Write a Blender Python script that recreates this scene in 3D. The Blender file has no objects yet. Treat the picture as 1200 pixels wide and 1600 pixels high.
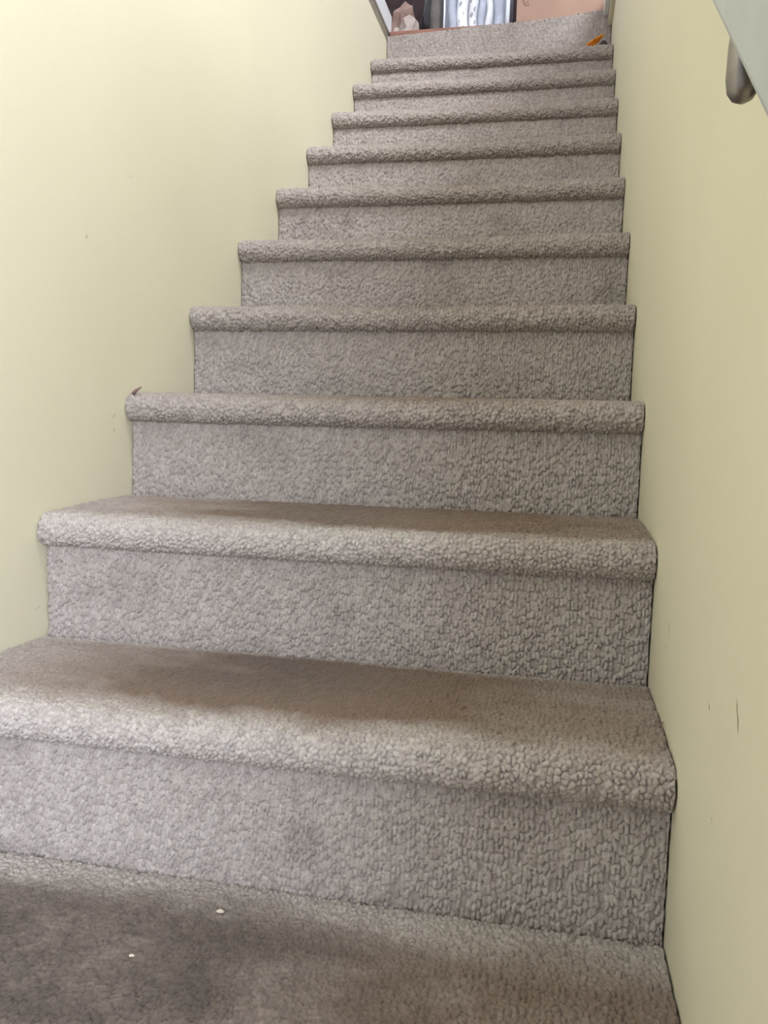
import bpy, bmesh, math, random
import numpy as np
from mathutils import Vector, Matrix, noise as mnoise

# ------------------------------------------------------------------ camera
scene = bpy.context.scene
COL = scene.collection
W, RISE, RUN = 0.90, 0.19208, 0.26750          # stair width, rise, run (metres)
FOCAL_PX = 1294.6
cam_d = bpy.data.cameras.new('camera')
cam_d.sensor_fit = 'VERTICAL'
cam_d.sensor_height = 36.0
cam_d.lens = FOCAL_PX / 1600.0 * 36.0
cam_d.clip_start = 0.02
cam = bpy.data.objects.new('camera', cam_d)
COL.objects.link(cam)
PITCH, YAW, ROLL = -0.10784, 0.20310, -0.02497
cam.matrix_world = (Matrix.Translation((0.76595, -0.60296, 0.73067))
                    @ Matrix.Rotation(YAW, 4, 'Z') @ Matrix.Rotation(PITCH, 4, 'X')
                    @ Matrix.Rotation(ROLL, 4, 'Y') @ Matrix.Rotation(math.pi / 2, 4, 'X'))
scene.camera = cam

# ------------------------------------------------------------------ light
world = bpy.data.worlds.new('world')
scene.world = world
world.use_nodes = True
bg = world.node_tree.nodes['Background']
bg.inputs['Color'].default_value = (0.92, 0.93, 1.0, 1)
bg.inputs['Strength'].default_value = 1.0

def area(name, loc, target, size, size_y, power, color):
    d = bpy.data.lights.new(name, 'AREA')
    d.shape = 'RECTANGLE'; d.size = size; d.size_y = size_y
    d.energy = power; d.color = color
    o = bpy.data.objects.new(name, d); COL.objects.link(o)
    o.location = loc
    o.rotation_euler = (Vector(target) - Vector(loc)).to_track_quat('-Z', 'Y').to_euler()
    return o
area('hall_window_light', (1.60, -2.05, 1.35), (0.25, 0.40, 0.45), 1.0, 1.1, 115.0, (0.81, 0.86, 1.0))
area('upstairs_side_window_light', (1.95, -0.25, 4.15), (0.0, 0.30, 1.30), 1.0, 1.0, 178.0, (0.91, 0.94, 1.0))
area('upper_riser_fill', (0.55, -3.0, 3.55), (0.45, 2.4, 1.9), 1.3, 1.2, 70.0, (0.95, 0.95, 1.0))  # added fill from the front for the upper risers, no known window
area('landing_fill_light', (0.45, 3.4, 4.3), (0.45, 3.0, 2.3), 1.2, 1.2, 10.0, (0.95, 0.97, 1.0))  # added fill aimed down on the landing, no known source

scene.view_settings.view_transform = 'Standard'
scene.view_settings.look = 'None'
scene.view_settings.exposure = 0.0
scene.view_settings.gamma = 1.0
scene.view_settings.use_curve_mapping = False

# ------------------------------------------------------------------ materials
def lin(r, g, b):
    f = lambda c: (c / 12.92 if c <= 0.04045 else ((c + 0.055) / 1.055) ** 2.4)
    return (f(r / 255), f(g / 255), f(b / 255), 1)

def new_mat(name):
    m = bpy.data.materials.new(name); m.use_nodes = True
    nt = m.node_tree; b = nt.nodes['Principled BSDF']
    return m, nt, b

def noise_mat(name, ca, cb, scale, rough=0.7, bump=0.0, bump_scale=None, spec=0.3, detail=4.0, stretch=None, metallic=0.0):
    m, nt, b = new_mat(name)
    tc = nt.nodes.new('ShaderNodeTexCoord')
    src = tc.outputs['Object']
    if stretch:
        mp = nt.nodes.new('ShaderNodeMapping'); mp.inputs['Scale'].default_value = stretch
        nt.links.new(src, mp.inputs['Vector']); src = mp.outputs['Vector']
    n = nt.nodes.new('ShaderNodeTexNoise'); n.inputs['Scale'].default_value = scale; n.inputs['Detail'].default_value = detail
    nt.links.new(src, n.inputs['Vector'])
    r = nt.nodes.new('ShaderNodeValToRGB')
    r.color_ramp.elements[0].position = 0.3; r.color_ramp.elements[0].color = ca
    r.color_ramp.elements[1].position = 0.7; r.color_ramp.elements[1].color = cb
    nt.links.new(n.outputs['Fac'], r.inputs['Fac'])
    nt.links.new(r.outputs['Color'], b.inputs['Base Color'])
    b.inputs['Roughness'].default_value = rough
    b.inputs['Specular IOR Level'].default_value = spec
    b.inputs['Metallic'].default_value = metallic
    if bump:
        n2 = nt.nodes.new('ShaderNodeTexNoise'); n2.inputs['Scale'].default_value = bump_scale or scale * 5
        n2.inputs['Detail'].default_value = 3
        nt.links.new(src, n2.inputs['Vector'])
        bp = nt.nodes.new('ShaderNodeBump'); bp.inputs['Strength'].default_value = bump; bp.inputs['Distance'].default_value = 0.002
        nt.links.new(n2.outputs['Fac'], bp.inputs['Height'])
        nt.links.new(bp.outputs['Normal'], b.inputs['Normal'])
    return m

M_WALL = noise_mat('yellow_paint', lin(220, 215, 190), lin(224, 219, 195), 2.5, rough=0.55, bump=0.12, bump_scale=260, spec=0.3)
M_WHITE = noise_mat('white_trim_paint', lin(222, 224, 228), lin(232, 234, 238), 8, rough=0.4)
M_EDGE = noise_mat('shaded_floor_edge', lin(128, 120, 106), lin(146, 138, 122), 30, rough=0.9)  # grey-brown puts the shade on the floor edge into its colour
M_RAIL = noise_mat('grey_rail_paint', lin(176, 180, 178), lin(186, 190, 188), 14, rough=0.45)
M_METAL = noise_mat('brushed_metal', lin(124, 119, 116), lin(138, 133, 129), 60, rough=0.34, metallic=0.85)
M_WOOD = noise_mat('red_brown_wood', lin(122, 84, 72), lin(146, 102, 88), 12, rough=0.5, stretch=(1, 9, 9), bump=0.2)
M_PLY = noise_mat('rough_stair_wood', lin(96, 78, 58), lin(120, 98, 74), 14, rough=0.9, stretch=(1, 8, 8))
M_CARD = noise_mat('cardboard', lin(160, 132, 118), lin(170, 141, 126), 9, rough=0.9, bump=0.15, bump_scale=200)
M_TAPE = noise_mat('cardboard_ink', lin(92, 62, 54), lin(110, 76, 66), 30, rough=0.9)
M_PAPER = noise_mat('kraft_paper', lin(152, 140, 134), lin(178, 166, 160), 18, rough=0.85)
M_PAPER2 = noise_mat('brown_paper', lin(118, 94, 88), lin(150, 126, 118), 18, rough=0.85)
M_BLACK = noise_mat('black_plastic', lin(34, 33, 36), lin(48, 46, 50), 20, rough=0.35, spec=0.5)
M_GREY = noise_mat('grey_canvas', lin(92, 88, 86), lin(110, 105, 102), 20, rough=0.8)
M_LINEN = noise_mat('white_linen', lin(226, 226, 228), lin(240, 240, 240), 24, rough=0.9, bump=0.3, bump_scale=180)
M_PRINT = noise_mat('grey_print', lin(120, 118, 124), lin(168, 166, 168), 60, rough=0.9)
M_PIPE = noise_mat('pale_blue_piping', lin(206, 216, 234), lin(222, 230, 242), 20, rough=0.35)
M_ORANGE = noise_mat('orange_wrapper', lin(226, 156, 44), lin(240, 178, 78), 40, rough=0.45)
M_SCUFF = noise_mat('scuff', lin(146, 140, 114), lin(164, 158, 130), 200, rough=0.9)
M_CRUMB = noise_mat('crumb', lin(206, 196, 176), lin(226, 218, 204), 300, rough=0.8)
M_CRUMB2 = noise_mat('rusty_crumb', lin(150, 84, 50), lin(172, 102, 64), 300, rough=0.8)
M_CEIL = noise_mat('ceiling_paint', lin(226, 226, 220), lin(232, 232, 226), 4, rough=0.8)

# clear polythene
M_CLEAR, nt, b = new_mat('clear_polythene')
b.inputs['Base Color'].default_value = lin(214, 224, 244)
b.inputs['Roughness'].default_value = 0.12
b.inputs['Alpha'].default_value = 0.20
b.inputs['Specular IOR Level'].default_value = 0.7

# loop pile carpet: clean yarn, trodden brown dirt, dark grey soiling (all stored as wear maps)
M_CARPET, nt, b = new_mat('loop_pile_carpet')
def attr(n):
    a = nt.nodes.new('ShaderNodeAttribute'); a.attribute_name = n; return a.outputs['Fac']
def mix(fac, a, bb, mode='MIX'):
    x = nt.nodes.new('ShaderNodeMix'); x.data_type = 'RGBA'; x.blend_type = mode
    if hasattr(fac, 'links') or not isinstance(fac, (int, float)): nt.links.new(fac, x.inputs[0])
    else: x.inputs[0].default_value = fac
    for s, v in ((x.inputs[6], a), (x.inputs[7], bb)):
        if isinstance(v, tuple): s.default_value = v
        else: nt.links.new(v, s)
    return x.outputs[2]
yarn = mix(attr('yarn'), lin(190, 182, 178), lin(211, 204, 200))
brown = mix(attr('wear'), yarn, lin(128, 108, 94))
soil = mix(attr('soil'), brown, lin(84, 78, 76))
tc = nt.nodes.new('ShaderNodeTexCoord')
nz = nt.nodes.new('ShaderNodeTexNoise'); nz.inputs['Scale'].default_value = 420; nz.inputs['Detail'].default_value = 3
nt.links.new(tc.outputs['Object'], nz.inputs['Vector'])
rp = nt.nodes.new('ShaderNodeValToRGB')
rp.color_ramp.elements[0].position = 0.25; rp.color_ramp.elements[0].color = (0.66, 0.65, 0.64, 1)
rp.color_ramp.elements[1].position = 0.75; rp.color_ramp.elements[1].color = (1, 1, 1, 1)
nt.links.new(nz.outputs['Fac'], rp.inputs['Fac'])
fin = mix(1.0, soil, rp.outputs['Color'], 'MULTIPLY')
nt.links.new(fin, b.inputs['Base Color'])
b.inputs['Roughness'].default_value = 0.95
b.inputs['Specular IOR Level'].default_value = 0.1
b.inputs['Sheen Weight'].default_value = 0.15
bp = nt.nodes.new('ShaderNodeBump'); bp.inputs['Strength'].default_value = 0.5; bp.inputs['Distance'].default_value = 0.0015
nt.links.new(nz.outputs['Fac'], bp.inputs['Height']); nt.links.new(bp.outputs['Normal'], b.inputs['Normal'])

# ------------------------------------------------------------------ helpers
def link(name, me, mat, parent=None, smooth=False):
    o = bpy.data.objects.new(name, me); COL.objects.link(o)
    if mat is not None and not me.materials: me.materials.append(mat)
    if parent is not None: o.parent = parent
    if smooth: me.shade_smooth()
    return o

def obj(name, bm, mat, parent=None, smooth=False):
    me = bpy.data.meshes.new(name); bm.normal_update(); bm.to_mesh(me); bm.free()
    return link(name, me, mat, parent, smooth)

def add_box(bm, x0, x1, y0, y1, z0, z1):
    v = [bm.verts.new(p) for p in ((x0, y0, z0), (x1, y0, z0), (x1, y1, z0), (x0, y1, z0), (x0, y0, z1), (x1, y0, z1), (x1, y1, z1), (x0, y1, z1))]
    for f in ((0, 3, 2, 1), (4, 5, 6, 7), (0, 1, 5, 4), (1, 2, 6, 5), (2, 3, 7, 6), (3, 0, 4, 7)):
        bm.faces.new([v[i] for i in f])
    return v

def box(name, x0, x1, y0, y1, z0, z1, mat, parent=None, bevel=0.0):
    bm = bmesh.new(); add_box(bm, x0, x1, y0, y1, z0, z1)
    if bevel: bmesh.ops.bevel(bm, geom=bm.edges[:], offset=bevel, segments=2, affect='EDGES', profile=0.6)
    return obj(name, bm, mat, parent)

def empty(name, loc, label, cat, group=None):
    o = bpy.data.objects.new(name, None); COL.objects.link(o); o.location = loc
    o.empty_display_size = 0.05
    return tag(o, label, cat, group)

def tag(o, label, cat, group=None):
    o['label'] = label; o['category'] = cat
    if group: o['group'] = group
    return o

def structure(o, label, cat='wall'):
    o['kind'] = 'structure'; o['label'] = label; o['category'] = cat
    return o

def tube(bm, pts, radii, seg=14, cap=True):
    rings = []
    pts = [Vector(p) for p in pts]
    if not hasattr(radii, '__len__'): radii = [radii] * len(pts)
    up = None
    for i, p in enumerate(pts):
        d = (pts[min(i + 1, len(pts) - 1)] - pts[max(i - 1, 0)]).normalized()
        a = d.orthogonal() if up is None else (up - d * up.dot(d))
        a.normalize(); up = a; c = d.cross(a)
        rings.append([bm.verts.new(p + (a * math.cos(t) + c * math.sin(t)) * radii[i]) for t in [2 * math.pi * k / seg for k in range(seg)]])
    for r0, r1 in zip(rings, rings[1:]):
        for k in range(seg): bm.faces.new((r0[k], r0[(k + 1) % seg], r1[(k + 1) % seg], r1[k]))
    if cap:
        bm.faces.new(rings[0][::-1]); bm.faces.new(rings[-1])

# ------------------------------------------------------------------ setting
ZTOP = 12 * RISE                # 2.305 : height of the landing carpet edge
YTOP = 11 * RUN                 # 2.9425 : top riser
Y0 = -0.75
def wall(name, x0, x1, label):
    bm = bmesh.new()
    add_box(bm, x0, x1, Y0, YTOP + 0.02, -0.3, 2.300)
    o = obj(name, bm, M_WALL)
    return structure(o, label)
wl = wall('wall_left', -0.12, -0.0012, 'pale yellow painted stairwell wall, brightest at its upper end, on the left')
wr = wall('wall_right', W + 0.0012, W + 0.12, 'pale yellow painted stairwell wall carrying the grey handrail')
structure(box('wall_upper', 0.886, W + 0.12, Y0, YTOP + 0.02, 2.3005, 2.46, M_WALL), 'short yellow wall band above the top step at the right corner')
box('floor_edge', -0.12, -0.002, Y0, YTOP + 0.06, 2.3005, 2.345, M_EDGE, wl)

structure(box('trim_1', -0.02, 0.004, Y0, YTOP + 0.06, 2.3455, 2.425, M_WHITE, None, 0.003),
          'white painted trim board along the left edge of the stairwell opening', 'trim')
structure(box('trim_2', 0.867, 0.8855, Y0, YTOP + 0.012, 2.336, 2.425, M_WHITE, None, 0.003),
          'white painted trim strip at the right corner of the top step', 'trim')

# landing floor of reddish boards
lf = structure(box('floor_landing', -1.3, 2.2, YTOP + 0.085, 5.4, 2.20, 2.325, M_PLY), 'reddish brown wooden floor at the top of the stairs', 'floor')
nb = 13
for k in range(nb):
    a = YTOP + 0.07 + k * 0.18
    box('floorboard', -1.3, 2.2, a, a + 0.178, 2.3255, 2.340, M_WOOD, lf, 0.0015)
structure(box('wall_back', -1.3, 2.2, 5.4, 5.5, 2.2, 4.7, M_WALL), 'yellow wall at the far side of the upper room')
structure(box('ceiling', -1.3, 2.6, -3.2, 5.5, 4.7, 4.8, M_CEIL), 'white ceiling of the upper room', 'ceiling')
structure(box('wall_hall_blocker', -1.4, -1.3, -3.2, 0.5, -0.2, 2.3, M_CEIL), 'unseen white wall added on the left side of the lower hall to block fill light')  # unseen, added to keep open-hall light off the right wall
structure(box('floor_upper', W + 0.121, 2.6, -0.75, 2.94, 2.30, 2.44, M_CEIL), 'upper storey floor to the right of the stairwell', 'floor')
structure(box('ceiling_hall_blocker', -1.3, 2.6, -3.2, -0.76, 2.30, 2.44, M_CEIL), 'unseen white ceiling slab added over the lower hall to block the upper light', 'ceiling')  # unseen slab, added so the upper fill misses the lower steps
structure(box('floor', -1.3, 2.6, -3.2, -0.3, -0.28, -0.2, M_PLY), 'floor of the lower hall at the foot of the stairs', 'floor')

# wooden door sill at the head of the stairs
sill = box('threshold', 0.006, 0.866, YTOP + 0.014, YTOP + 0.0695, 2.318, 2.346, M_WOOD, None, 0.004)
tag(sill, 'reddish brown wooden threshold board at the top of the carpeted stairs', 'threshold')

# ------------------------------------------------------------------ carpet
rng = np.random.default_rng(7)
def bell(x, c, w): return np.exp(-((x - c) / w) ** 2)
def sstep(x, a, b):
    t = np.clip((x - a) / (b - a), 0, 1); return t * t * (3 - 2 * t)
def hash2(a, b, k):
    h = np.sin(a * 127.1 + b * 311.7 + k * 74.7) * 43758.5453
    return h - np.floor(h)

def vnoise(x, y, k=0.0):
    xi, yi = np.floor(x), np.floor(y); fx, fy = x - xi, y - yi
    fx = fx * fx * (3 - 2 * fx); fy = fy * fy * (3 - 2 * fy)
    g = lambda a, b: hash2(a, b, k)
    return (g(xi, yi) * (1 - fx) + g(xi + 1, yi) * fx) * (1 - fy) + (g(xi, yi + 1) * (1 - fx) + g(xi + 1, yi + 1) * fx) * fy

def fbm(x, y, k=0.0):
    return (vnoise(x, y, k) * 0.55 + vnoise(x * 2.1, y * 2.1, k + 1) * 0.28 + vnoise(x * 4.3, y * 4.3, k + 2) * 0.17)

def tufts(x, s, cx, cs, seed, wig, jit):
    """loops of yarn: jittered, row-staggered cells; returns height 0..1 and a random tone per loop"""
    lean = 0.22 * (1 - sstep(x, 0.30, 0.62))
    x = x - lean * s + wig * ((vnoise(s / 0.0085, x / 0.03, seed + 5) - 0.5) * 2 + (vnoise(s / 0.02, x / 0.02, seed + 6) - 0.5))
    u, v = x / cx, s / cs
    iu = np.floor(u)
    best = np.full(x.shape, 9.0); second = np.full(x.shape, 9.0)
    tone = np.zeros(x.shape); hgt = np.zeros(x.shape)
    for du in (-1, 0, 1):
        cu = iu + du
        off = hash2(cu, cu * 0.0, seed)            # every row of loops is shifted along its length
        vv = v + off
        iv = np.floor(vv)
        for dv in (-1, 0, 1):
            cv = iv + dv
            px = cu + 0.5 + (hash2(cu, cv, seed + 1) - 0.5) * jit
            pv = cv + 0.5 + (hash2(cu, cv, seed + 2) - 0.5) * 0.7
            d = np.sqrt(((u - px)) ** 2 + ((vv - pv) * 0.9) ** 2)
            t = hash2(cu, cv, seed + 3); hh = hash2(cu, cv, seed + 4)
            near = d < best
            second = np.where(near, best, np.minimum(second, d))
            tone = np.where(near, t, tone); hgt = np.where(near, hh, hgt)
            best = np.where(near, d, best)
    crease = np.clip((second - best - 0.05) / 0.36, 0, 1)
    crease = np.sqrt(np.clip(1 - (1 - crease) ** 2, 0, 1))
    gap = np.clip(1.7 * vnoise(x / (cx * 0.75), s / (cs * 0.6), seed + 7) - 0.15, 0.12, 1)      # loops lean on each other: many gaps are closed
    crease = 1 - (1 - crease) * gap
    dome = np.sqrt(np.clip(1 - (best / 1.0) ** 2, 0.0, 1))
    low = np.where(hgt < 0.10, 0.45, 1.0)
    return crease * (0.66 + 0.34 * hgt) * (0.5 + 0.5 * dome) * low, tone

def carpet(name, prof, norm, slen, res, wear_fn, seed, amp, cells, parent, x0=0.0, x1=W, off_fn=None):
    """prof, norm: (n,2) arrays in y,z along the strip, slen: arc length of every row"""
    nx = int((x1 - x0) / res) + 1
    xs = np.linspace(x0, x1, nx)
    X, S = np.meshgrid(xs, slen); n = len(slen)
    wear, soil, mat_ = wear_fn(X, S)
    H, tone = tufts(X, S, cells[0], cells[1], seed, cells[2], 0.85 if cells[1] < 0.009 else 0.5)
    fuzz = fbm(X / 0.011, S / 0.011, seed + 9)
    A = amp * (1 - 0.72 * mat_)
    D = A * H + mat_ * amp * (0.30 + 0.62 * fuzz) - amp * 0.45
    D = D + 0.0009 * (vnoise(X / 0.0024, S / 0.0034, seed + 60) - 0.5)
    edge = np.clip(np.minimum(X - x0, x1 - X) / 0.0022, 0, 1)
    edge = np.sqrt(np.clip(1 - (1 - edge) ** 2, 0, 1))
    D = D * edge - 0.0035 * (1 - edge)
    if off_fn is not None: offy, offz = off_fn(X, S)
    else: offy = offz = 0.0
    lump = 0.0018 * (fbm(X / 0.06, S / 0.06, seed + 20) - 0.5)
    Y = prof[:, 0][:, None] + norm[:, 0][:, None] * (D + lump) + offy
    Z = prof[:, 1][:, None] + norm[:, 1][:, None] * (D + lump) + offz
    # yarn ends wander sideways a little so that the cut edges are not ruler straight
    Xw = X + (1 - edge) * 0.0014 * (vnoise(S / 0.007, X * 0 + 3, seed + 30) * 2 - 1.2) * np.where(X > W / 2, 1, -1)
    co = np.stack([Xw, Y, Z], -1).reshape(-1, 3).astype(np.float32)
    idx = np.arange(n * nx).reshape(n, nx)
    q = np.stack([idx[:-1, :-1], idx[:-1, 1:], idx[1:, 1:], idx[1:, :-1]], -1).reshape(-1, 4)
    me = bpy.data.meshes.new(name)
    me.vertices.add(len(co)); me.vertices.foreach_set('co', co.ravel())
    me.loops.add(q.size); me.loops.foreach_set('vertex_index', q.ravel().astype(np.int32))
    me.polygons.add(len(q)); me.polygons.foreach_set('loop_start', np.arange(0, q.size, 4, dtype=np.int32))
    me.update(calc_edges=True)
    for an, av in (('wear', wear), ('soil', soil), ('yarn', tone)):
        a = me.attributes.new(an, 'FLOAT', 'POINT'); a.data.foreach_set('value', np.ascontiguousarray(av, dtype=np.float32).ravel())
    return link(name, me, M_CARPET, parent, True)

NOSE_R, NOSE_OUT, NOSE_MID = 0.0235, 0.0245, 0.0210
REAR = {-1: 0.0, 0: -0.004, 1: 0.002, 2: 0.008}

def step_profile(i, res, rear_res):
    cy, cz = i * RUN - NOSE_OUT + NOSE_R, (i + 1) * RISE - NOSE_MID
    pts = []
    narc = max(10, int(math.pi * NOSE_R / res))
    for k in range(narc + 1):
        a = -math.pi / 2 - math.pi * k / narc            # under -> front -> top
        pts.append((cy + NOSE_R * math.cos(a), cz + NOSE_R * math.sin(a), math.cos(a), math.sin(a)))
    y_end = (i + 1) * RUN - 0.001
    z_front, z_rear = cz + NOSE_R, (i + 1) * RISE + REAR.get(i, 0.006)
    L = y_end - cy; nt_ = int(L / rear_res)
    for k in range(1, nt_ + 1):
        t = k / nt_
        z = z_front + (z_rear - z_front) * t + 0.0025 * math.sin(math.pi * t) - 0.007 * math.exp(-(1 - t) * L / 0.005)
        pts.append((cy + L * t, z, 0.0, 1.0))
    p = np.array(pts)
    seg = np.hypot(np.diff(p[:, 0]), np.diff(p[:, 1])); s = np.concatenate([[0], np.cumsum(seg)])
    return p[:, :2], p[:, 2:], s

def tread_wear(i, s_nose, s_end):
    # s_nose: arc length where the nosing ends on top, s_end: at the next riser
    def fn(X, S):
        t = (S - s_nose) / (s_end - s_nose)          # <0 nosing, 0..1 tread
        nz_ = fbm(X / 0.09, S / 0.05, i * 3.3 + 40)
        nz2 = fbm(X / 0.03, S / 0.03, i * 3.3 + 50)
        if i <= 0:
            body = sstep(t, -0.35, -0.12) * (1 - 0.9 * sstep(t + 0.25 * (nz_ - 0.5) + 0.12 * (nz2 - 0.5), 0.60, 0.95))
            grain = vnoise(X / 0.007, S / 0.009, 61.0)
            wear = np.clip(body * (0.50 + 0.35 * nz_ + 0.25 * nz2), 0, 1)
            soil = np.clip(body * (1 - 0.85 * sstep(X, 0.46, 0.74)) * (0.20 + 0.52 * nz_ + 0.35 * nz2 + 0.30 * (grain - 0.5)), 0, 0.85)
            mat_ = np.clip(body * (0.10 + 0.50 * (1 - sstep(X, 0.56, 0.80))), 0, 1)
        elif i == 1:
            cx = bell(X, 0.46, 0.34)
            body = sstep(t + 0.15 * (nz_ - 0.5), -0.10, 0.24) * (1 - 0.8 * sstep(t, 0.84, 0.99))
            wear = np.clip(body * (0.25 + 0.95 * cx) * (0.7 + 0.6 * nz_) + 0.25 * sstep(X, 0.6, 0.9), 0, 1)
            soil = np.clip(body * bell(X, 0.40, 0.16) * bell(t, 0.62, 0.35) * (0.2 + 0.7 * nz_), 0, 0.7)
            mat_ = np.clip(body * 1.25 * bell(X, 0.36, 0.36), 0, 1)
        elif i == 2:
            cx = bell(X, 0.48, 0.36)
            body = sstep(t + 0.15 * (nz_ - 0.5), -0.08, 0.24) * (1 - 0.7 * sstep(t, 0.88, 1.0))
            wear = np.clip(body * (0.3 + 0.9 * cx) * (0.7 + 0.6 * nz_) + 0.25 * sstep(X, 0.5, 0.9), 0, 1)
            soil = np.clip(body * bell(X, 0.42, 0.15) * (0.1 + 0.35 * nz_), 0, 0.5)
            mat_ = np.clip(body * 1.25 * bell(X, 0.40, 0.34), 0, 1)
        else:
            up = min(1.0, (i - 2) / 5.0)
            band = sstep(t, -0.14, 0.05)
            wear = np.clip((0.16 + 0.12 * up) + band * (0.15 + 0.65 * bell(X, 0.5, 0.3)) * (0.5 + 0.8 * nz_), 0, 1)
            soil = 0.12 * up + 0.25 * np.clip(nz2 - 0.55, 0, 1)
            mat_ = np.clip(sstep(t, -0.06, 0.15) * 0.9 * bell(X, 0.5, 0.34), 0, 1)
        return wear, soil, mat_
    return fn

def riser_wear(i, h):
    def fn(X, S):
        nz_ = fbm(X / 0.12, S / 0.08, i * 5.1 + 80)
        wear = np.clip(0.12 * nz_ + 0.10 * sstep(S, h * 0.25, 0.0) + 0.02 * i, 0, 1)
        soil = np.clip((nz_ - 0.62) * 0.8, 0, 0.3) + 0.012 * i
        if i == 6:      # two small dark spots near the left end of the riser
            soil = soil + 0.35 * bell(X, 0.19, 0.018) * bell(S, 0.11, 0.02) + 0.25 * bell(X, 0.07, 0.012) * bell(S, 0.115, 0.015)
        return wear, soil, X * 0
    return fn

stairs = empty('staircase', (0, 0, 0), 'straight flight of stairs in grey-beige loop-pile carpet between two yellow walls', 'staircase')
for i in range(-1, 12):
    res = 0.00115 if i in (1, 2) else 0.0013 if i == 0 else (0.0013 if i in (3, 4, 5) else 0.0015)
    sres = res if i < 3 else (0.0020 if i < 6 else 0.0024)
    if i == -1: res = 0.004
    amp = 0.0066
    # riser of this step
    top = (i + 1) * RISE - NOSE_MID - NOSE_R + 0.004
    ybase = i * RUN
    if i == 11:
        zb, zt = i * RISE + 0.002, ZTOP + 0.008
        n = int((zt - zb) / sres)
        s = np.linspace(0, zt - zb, n)
        prof = np.stack([np.full(n, ybase), zb + s], -1); norm = np.stack([np.full(n, -1.0), np.zeros(n)], -1)
        hh = zt - zb
        # the loose upper edge of the carpet climbs towards the right and curls forward
        def off(X, S, hh=hh):
            k = sstep(S, hh * 0.55, hh)
            rise = np.interp(X, [0, 0.18, 0.40, 0.50, 0.70, 0.87, 0.90], [0.004, 0.010, 0.020, 0.022, 0.030, 0.046, 0.040])
            return -0.006 * k * (1 + X), rise * k
        carpet('riser', prof, norm, s, res, riser_wear(i, hh), 11.0 + i * 7, amp, (0.0054, 0.0095, 0.0014), stairs, 0.0, 0.8995, off)
        continue
    zb = i * RISE + REAR.get(i - 1, 0.006) - 0.009
    n = int((top - zb) / (sres if i > 0 else 0.006))
    s = np.linspace(0, top - zb, n)
    prof = np.stack([np.full(n, ybase), zb + s], -1); norm = np.stack([np.full(n, -1.0), np.zeros(n)], -1)
    carpet('riser', prof, norm, s, res, riser_wear(i, top - zb), 11.0 + i * 7, amp * 1.0, (0.0054, 0.0120, 0.0013 if i < 3 else 0.0009), stairs)
    # nosing and tread
    rear = 0.0017 if i in (0, 1, 2) else 0.009 if i > 3 else 0.003
    prof, norm, s = step_profile(i, res if i < 3 else 0.0019, rear)
    s_n = math.pi * NOSE_R
    def off(X, S, i=i, s_n=s_n):
        return 0.0, -0.0035 * bell(X, 0.45, 0.3) * bell(S, s_n * 0.9, 0.05)
    carpet('tread', prof, norm, s, res, tread_wear(i, s_n, s[-1]), 13.0 + i * 7, amp if i < 3 else 0.0072, (0.0064, 0.0074, 0.0018) if i < 3 else (0.0070, 0.0076, 0.0014), stairs, 0.0, W, off)
# timber under the carpet
for i in range(-1, 12):
    bm = bmesh.new()
    add_box(bm, 0.004, W - 0.004, i * RUN + 0.010, min((i + 1) * RUN + 0.010, YTOP + 0.012), max(-0.2, (i - 1) * RISE - 0.1), (i + 1) * RISE - 0.012)
    obj('wooden_step', bm, M_PLY, stairs)

# loose carpet yarns at the frayed corners
def fray(pts, r=0.0012, name='frayed_yarn'):
    bm = bmesh.new(); tube(bm, pts, [r, r, r * 0.4][:len(pts)], 6)
    obj(name, bm, M_PAPER2, stairs, True)
fray([(0.010, 3 * RUN - 0.016, 4 * RISE + 0.002), (0.016, 3 * RUN - 0.016, 4 * RISE + 0.008), (0.026, 3 * RUN - 0.014, 4 * RISE + 0.015)], 0.003)
fray([(W - 0.006, RUN + 0.10, 2 * RISE + 0.002), (W - 0.003, RUN + 0.095, 2 * RISE + 0.008), (W - 0.001, RUN + 0.088, 2 * RISE + 0.016)])

# ------------------------------------------------------------------ handrail
SL = RISE / RUN
RX0, RX1 = 0.850, 0.880
def rail_z(y): return 1.004 + 0.735 * (y + 0.003)       # lower edge of the rail
hr = empty('handrail', (W, -0.042, 0.95), 'grey painted handrail sloping up along the right yellow wall on a metal bracket', 'handrail')
bm = bmesh.new()
ya, yb = -0.74, 2.75
HR = 0.085
vs = []
for y in (ya, yb):
    z = rail_z(y)
    vs.append([bm.verts.new(p) for p in ((RX0, y, z), (RX1, y, z), (RX1, y, z + HR), (RX0, y, z + HR))])
for k in range(4): bm.faces.new((vs[0][k], vs[0][(k + 1) % 4], vs[1][(k + 1) % 4], vs[1][k]))
bm.faces.new(vs[0][::-1]); bm.faces.new(vs[1])
bmesh.ops.bevel(bm, geom=bm.edges[:], offset=0.007, segments=3, affect='EDGES', profile=0.5)
bmesh.ops.recalc_face_normals(bm, faces=bm.faces[:])
rail = obj('rail', bm, M_RAIL)
rail.parent = hr; rail.matrix_parent_inverse = Matrix.Translation(hr.location).inverted()
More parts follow.
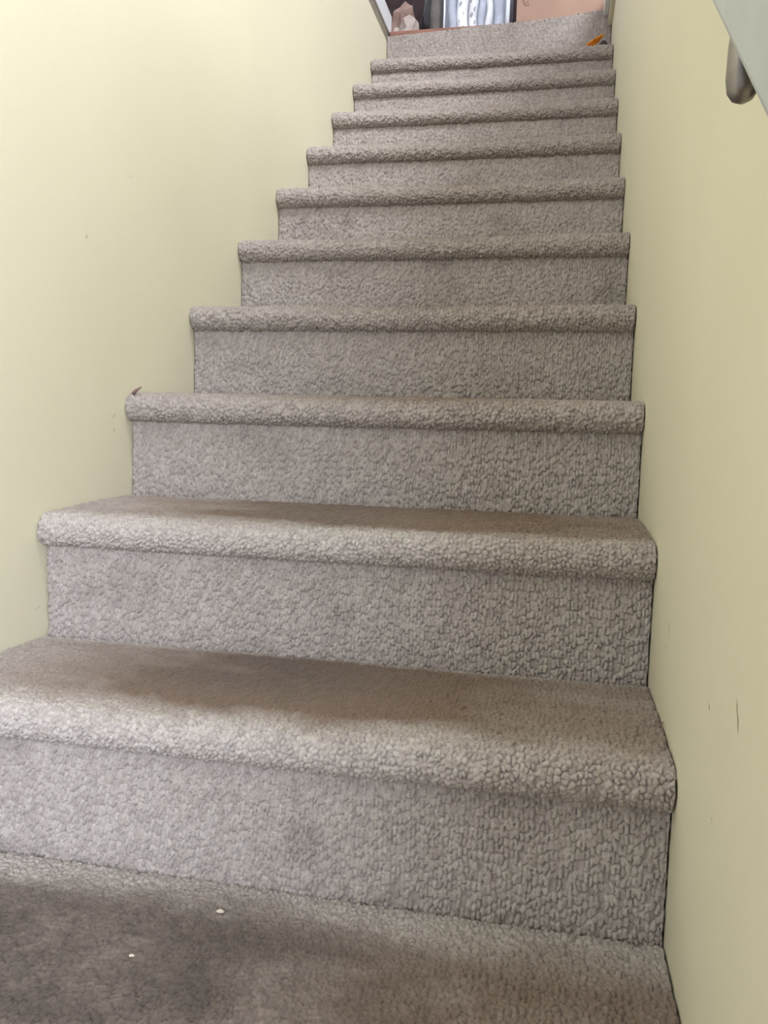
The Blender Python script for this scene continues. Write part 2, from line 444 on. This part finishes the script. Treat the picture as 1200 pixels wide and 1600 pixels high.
def bracket(y, parent):
    z = rail_z(y); xm = 0.8635
    inv = Matrix.Translation(hr.location).inverted()
    bm = bmesh.new()
    # stub hanging from the rail, rounded at its lower end
    zs = [z + 0.004, z - 0.008, z - 0.026, z - 0.034, z - 0.038, z - 0.040]
    tube(bm, [(xm, y, k) for k in zs], [0.0085, 0.0094, 0.0098, 0.0086, 0.006, 0.002], 18)
    bmesh.ops.recalc_face_normals(bm, faces=bm.faces[:])
    p = obj('bracket', bm, M_METAL, parent, True); p.matrix_parent_inverse = inv
    bm = bmesh.new()
    tube(bm, [(xm + 0.002, y, z - 0.024), (xm + 0.012, y - 0.001, z - 0.028), (xm + 0.024, y - 0.002, z - 0.038), (W + 0.001, y - 0.002, z - 0.046)], [0.0065, 0.006, 0.006, 0.0075], 14)
    bmesh.ops.recalc_face_normals(bm, faces=bm.faces[:])
    obj('bracket_arm', bm, M_METAL, p, True)
    bm = bmesh.new(); rings = []
    for d, r in ((0.0, 1.0), (0.004, 1.0), (0.006, 0.85)):
        rings.append([bm.verts.new((W + 0.0015 - d, y - 0.002 + 0.018 * r * math.cos(t), z - 0.046 + 0.026 * r * math.sin(t))) for t in [2 * math.pi * k / 24 for k in range(24)]])
    for r0, r1 in zip(rings, rings[1:]):
        for k in range(24): bm.faces.new((r0[k], r0[(k + 1) % 24], r1[(k + 1) % 24], r1[k]))
    bm.faces.new(rings[-1]); bm.faces.new(rings[0][::-1])
    bmesh.ops.recalc_face_normals(bm, faces=bm.faces[:])
    obj('wall_plate', bm, M_METAL, p, True)
for y in (-0.058, 1.35, 2.45): bracket(y, hr)

# ------------------------------------------------------------------ things on the landing
def crumple(name, loc, size, mat, seed, parent=None, rough=0.35, subdiv=3, flatz=False, smooth=False):
    bm = bmesh.new(); bmesh.ops.create_icosphere(bm, subdivisions=subdiv, radius=1.0)
    for v in bm.verts:
        d = v.co.normalized()
        r = 1 + rough * (mnoise.noise(d * 1.7 + Vector((seed, 0, 0))) + 0.6 * mnoise.noise(d * 4.1 + Vector((0, seed, 0)))
                         + 0.5 * abs(mnoise.noise(d * 7.3 + Vector((0, 0, seed)))))
        v.co = Vector((d.x * r * size[0], d.y * r * size[1], d.z * r * size[2]))
    zmin = min(v.co.z for v in bm.verts)
    for v in bm.verts: v.co.z = max(v.co.z, zmin * 0.72)
    zmin = min(v.co.z for v in bm.verts)
    for v in bm.verts: v.co += Vector(loc) + Vector((0, 0, -zmin))
    return obj(name, bm, mat, parent, smooth)
ZF = 2.3465
# crumpled packing paper at the left end of the threshold
p = crumple('crumpled_paper', (0.066, 3.045, ZF), (0.040, 0.032, 0.050), M_PAPER, 3.1, None, 0.6, 2)
tag(p, 'crumpled pale kraft paper lying on the threshold beside the black bag', 'paper')
p = crumple('crumpled_paper', (0.022, 3.020, ZF), (0.017, 0.020, 0.024), M_PAPER, 9.4, None, 0.5, 2)
tag(p, 'small flattened scrap of pale paper in the corner by the white trim', 'paper')
p = crumple('paper_bag', (0.030, 3.150, ZF), (0.046, 0.060, 0.11), M_PAPER2, 5.5, rough=0.4, subdiv=2)
tag(p, 'brown paper bag bunched up behind the crumpled pale paper', 'paper bag')

# black bag with its grey inside panel
bag = empty('black_bag', (0.17, 3.15, ZF), 'soft black bag with a rounded grey side next to the clear storage bag', 'bag')
inv = Matrix.Translation(bag.location).inverted()
o = crumple('bag_body', (0.150, 3.20, ZF), (0.050, 0.085, 0.16), M_BLACK, 2.2, bag, 0.16, 4, smooth=True); o.matrix_parent_inverse = inv
o = crumple('grey_panel', (0.182, 3.085, ZF), (0.028, 0.028, 0.13), M_GREY, 6.2, bag, 0.06, 4, smooth=True); o.matrix_parent_inverse = inv; o['label'] = 'grey canvas panel'

# clear zipped storage bag with folded white linen inside
sb = empty('storage_bag', (0.355, 3.15, ZF), 'clear plastic storage bag packed with folded white linen, pale piping on its edge', 'storage bag')
inv = Matrix.Translation(sb.location).inverted()
x0, x1, y0, y1, zt = 0.222, 0.488, 3.030, 3.30, ZF + 0.30
bm = bmesh.new()
NX, NZ = 26, 24
def sheet(fn, na, nb_):
    g = [[bm.verts.new(fn(a / na, c / nb_)) for a in range(na + 1)] for c in range(nb_ + 1)]
    for c in range(nb_):
        for a in range(na): bm.faces.new((g[c][a], g[c][a + 1], g[c + 1][a + 1], g[c + 1][a]))
wob = lambda a, c, k: mnoise.noise(Vector((a * 7 + k, c * 2.2, k))) * 0.009 + mnoise.noise(Vector((a * 19, c * 5, k + 4))) * 0.004
sheet(lambda a, c: (x0 + (x1 - x0) * a, y0 + wob(a, c, 1), ZF + 0.002 + 0.30 * c), NX, NZ)
sheet(lambda a, c: (x0 + (x1 - x0) * a, y1 + wob(a, c, 2), ZF + 0.002 + 0.30 * c), NX, NZ)
sheet(lambda a, c: (x0 + wob(a, c, 3), y0 + (y1 - y0) * a, ZF + 0.002 + 0.30 * c), NX, NZ)
sheet(lambda a, c: (x1 + wob(a, c, 5) * 0.3, y0 + (y1 - y0) * a, ZF + 0.002 + 0.30 * c), NX, NZ)
sheet(lambda a, c: (x0 + (x1 - x0) * a, y0 + (y1 - y0) * c, zt), NX, NZ)
o = obj('plastic_cover', bm, M_CLEAR, sb, True); o.matrix_parent_inverse = inv
for k, x in enumerate((x0, x1 - 0.003)):
    bm = bmesh.new(); rr = 0.004 if k == 0 else 0.009
    tube(bm, [(x, y0 - 0.001, ZF + 0.004), (x + 0.001, y0 - 0.004, ZF + 0.1), (x - 0.001, y0 - 0.002, ZF + 0.2), (x, y0, zt)], rr, 10)
    o = obj('piping', bm, M_PIPE, sb, True); o.matrix_parent_inverse = inv
# folded linen: upright folds seen edge-on
folds = [(0.252, 0.015, 1), (0.293, 0.021, 0), (0.340, 0.016, 0), (0.374, 0.013, 1), (0.405, 0.013, 0), (0.446, 0.021, 1)]
M_LINEN_SHADE = noise_mat('shaded_linen', lin(150, 154, 170), lin(176, 180, 196), 20, rough=0.9)  # darker copy of the linen, shading of the folds put into colour
for k, (fx, fw, fm) in enumerate(folds):
    bm = bmesh.new()
    fm = M_LINEN_SHADE if fm else M_LINEN
    rings = []
    for c in range(13):
        z = ZF + 0.006 + 0.26 * c / 12
        yo = y0 + 0.022 + 0.006 * math.sin(c * 1.1 + k * 2) 
        xo = fx + 0.004 * math.sin(c * 0.8 + k)
        ring = [(xo - fw * 0.95, yo + 0.16), (xo - fw, yo + 0.012), (xo - fw * 0.6, yo + 0.001), (xo, yo - 0.004), (xo + fw * 0.6, yo + 0.001), (xo + fw, yo + 0.012), (xo + fw * 0.95, yo + 0.16)]
        rings.append([bm.verts.new((px, py, z)) for px, py in ring])
    for r0, r1 in zip(rings, rings[1:]):
        for a in range(6): bm.faces.new((r0[a], r0[a + 1], r1[a + 1], r1[a]))
    bm.faces.new(rings[-1]); bm.faces.new(rings[0][::-1])
    o = obj('folded_linen', bm, fm, sb, True); o.matrix_parent_inverse = inv
    if k in (1, 2):
        for m_ in range(4):
            bm = bmesh.new()
            zc = ZF + 0.022 + m_ * 0.034 + 0.012 * k + 0.008 * math.sin(m_ * 5 + k)
            mx = fx + (-1) ** m_ * 0.004 + 0.003 * math.sin(m_ * 3.0 + k)
            bmesh.ops.create_icosphere(bm, subdivisions=2, radius=1)
            for v in bm.verts:
                d = v.co.normalized()
                q_ = 1 + 0.9 * mnoise.noise(d * 2.3 + Vector((m_ * 3.1, k * 2.7, 0)))
                v.co = Vector((mx + d.x * (0.004 + 0.002 * (m_ % 2)) * q_, y0 + 0.0185 + d.y * 0.003, zc + (d.z + 0.5 * d.x) * 0.007 * q_))
            q = obj('printed_motif', bm, M_PRINT, o, True)

# made-up dark shape that fills the dark gap between storage bag and box
p = crumple('dark_gap_filler', (0.25, 3.56, ZF), (0.62, 0.12, 0.34), noise_mat('maroon_black_filler', lin(40, 30, 32), lin(54, 40, 42), 30, rough=0.9), 8.8, None, 0.10, 4, smooth=True)
tag(p, 'dark maroon filler added to darken the gap behind the storage bag and cardboard box', 'bag')

# cardboard box
cb = empty('cardboard_box', (0.70, 3.2, ZF), 'plain brown cardboard box standing at the top of the stairs by the right wall', 'box')
inv = Matrix.Translation(cb.location).inverted()
bx0, bx1, by0, by1 = 0.522, 0.892, 3.020, 3.34
for nm, dims in (('side_panel', (bx0, bx1, by0, by0 + 0.004, ZF, ZF + 0.27)), ('side_panel', (bx0, bx1, by1 - 0.004, by1, ZF, ZF + 0.27)),
                 ('side_panel', (bx0, bx0 + 0.004, by0 + 0.0045, by1 - 0.0045, ZF, ZF + 0.27)), ('side_panel', (bx1 - 0.004, bx1, by0 + 0.0045, by1 - 0.0045, ZF, ZF + 0.27)),
                 ('top_flap', (bx0, bx1, by0, (by0 + by1) / 2 - 0.001, ZF + 0.2705, ZF + 0.2745)), ('top_flap', (bx0, bx1, (by0 + by1) / 2 + 0.001, by1, ZF + 0.2705, ZF + 0.2745))):
    o = box(nm, *dims, M_CARD, cb, 0.0012); o.matrix_parent_inverse = inv
# dark printed mark near its upper left corner
bm = bmesh.new()
for dx, dz, w_, h_ in ((0.0, 0.0, 0.010, 0.003), (0.013, 0.004, 0.008, 0.003), (0.004, -0.008, 0.012, 0.003), (0.018, -0.007, 0.005, 0.004), (-0.004, 0.009, 0.008, 0.003)):
    add_box(bm, bx0 + 0.026 + dx, bx0 + 0.026 + dx + w_, by0 - 0.0006, by0 + 0.0002, ZF + 0.098 + dz, ZF + 0.098 + dz + h_)
o = obj('printed_mark', bm, M_TAPE, cb); o.matrix_parent_inverse = inv; o['label'] = 'small dark printed mark'

# orange wrapper on the top tread
ow = empty('orange_wrapper', (0.838, 10 * RUN + 0.03, 11 * RISE), 'crumpled orange wrapper lying on the top carpeted tread near the right wall', 'wrapper')
inv = Matrix.Translation(ow.location).inverted()
zc = 11 * RISE + 0.0095
yc = 10 * RUN + 0.02
bm = bmesh.new()
rw = 9; cw_ = 7
g = []
for a in range(rw):
    t = a / (rw - 1)
    row = []
    for c in range(cw_):
        u = c / (cw_ - 1) - 0.5
        wdt = 0.034 * math.sin(math.pi * min(1, 0.12 + t * 0.95)) + 0.006
        z = zc + 0.003 + 0.038 * t ** 1.2 + 0.010 * abs(u) * (1 if c % 2 else -1) + 0.006 * mnoise.noise(Vector((a * 0.9, c * 0.9, 2)))
        row.append(bm.verts.new((0.800 + 0.064 * t, yc + u * wdt * 1.4, z)))
    g.append(row)
for a in range(rw - 1):
    for c in range(cw_ - 1): bm.faces.new((g[a][c], g[a][c + 1], g[a + 1][c + 1], g[a + 1][c]))
r_ = bmesh.ops.solidify(bm, geom=bm.faces[:], thickness=0.0015)
o = obj('foil', bm, M_ORANGE, ow); o.matrix_parent_inverse = inv
o = crumple('dark_end', (0.866, yc, zc), (0.012, 0.012, 0.012), M_BLACK, 4.4, ow, 0.3, 2); o.matrix_parent_inverse = inv; o['label'] = 'dark torn end'

# ------------------------------------------------------------------ small marks
def scuff(parent, x, y, z, ly, lz, w=0.0009):
    bm = bmesh.new()
    n = 6; s = 1 if x < 0.4 else -1
    L, Rr = [], []
    for k in range(n + 1):
        t = k / n - 0.5; ww = w * (1 - (2 * t) ** 2) + 0.0002
        bend = 0.0015 * math.sin(k * 1.7 + y * 40)
        L.append(bm.verts.new((x + s * 0.0003, y + ly * t - ww + bend, z + lz * t)))
        Rr.append(bm.verts.new((x + s * 0.0003, y + ly * t + ww + bend, z + lz * t)))
    for k in range(n): bm.faces.new((L[k], Rr[k], Rr[k + 1], L[k + 1]))
    obj('scuff_mark', bm, M_SCUFF, parent)
XR = W + 0.0012; XL = -0.0012
for a in ((0.371, 0.505, 0.004, 0.014), (0.385, 0.478, 0.003, 0.010), (0.0097, 0.528, 0.012, 0.022), (0.113, 0.500, 0.010, 0.006), (0.0717, 0.421, 0.004, 0.004)):
    scuff(wr, XR, *a)
for a in ((0.805, 1.156, 0.010, 0.004), (0.83, 0.70, 0.003, 0.010), (0.74, 0.706, 0.003, 0.007), (0.74, 0.73, 0.008, 0.008), (0.51, 0.435, 0.012, 0.004), (0.66, 1.02, 0.004, 0.008)):
    scuff(wl, XL, *a)

# crumbs lying on the two lowest treads
random.seed(5)
crumbs = [(0.43, 0.196, 0.0026, M_CRUMB, 'white crumb on the lowest tread close to the riser'),
          (0.375, 0.105, 0.0018, M_CRUMB, 'pale crumb on the dark soiled left half of the lowest tread'),
          (0.655, 0.060, 0.0020, M_CRUMB2, 'rusty red crumb at the front of the lowest tread')]
for x, y, r, m_, lb in crumbs:
    c = crumple('crumb', (x, y, RISE + 0.0035), (r * 1.5, r, r * 0.6), m_, x * 10, None, 0.4, 2)
    tag(c, lb, 'crumb', 'crumbs on the lowest tread')
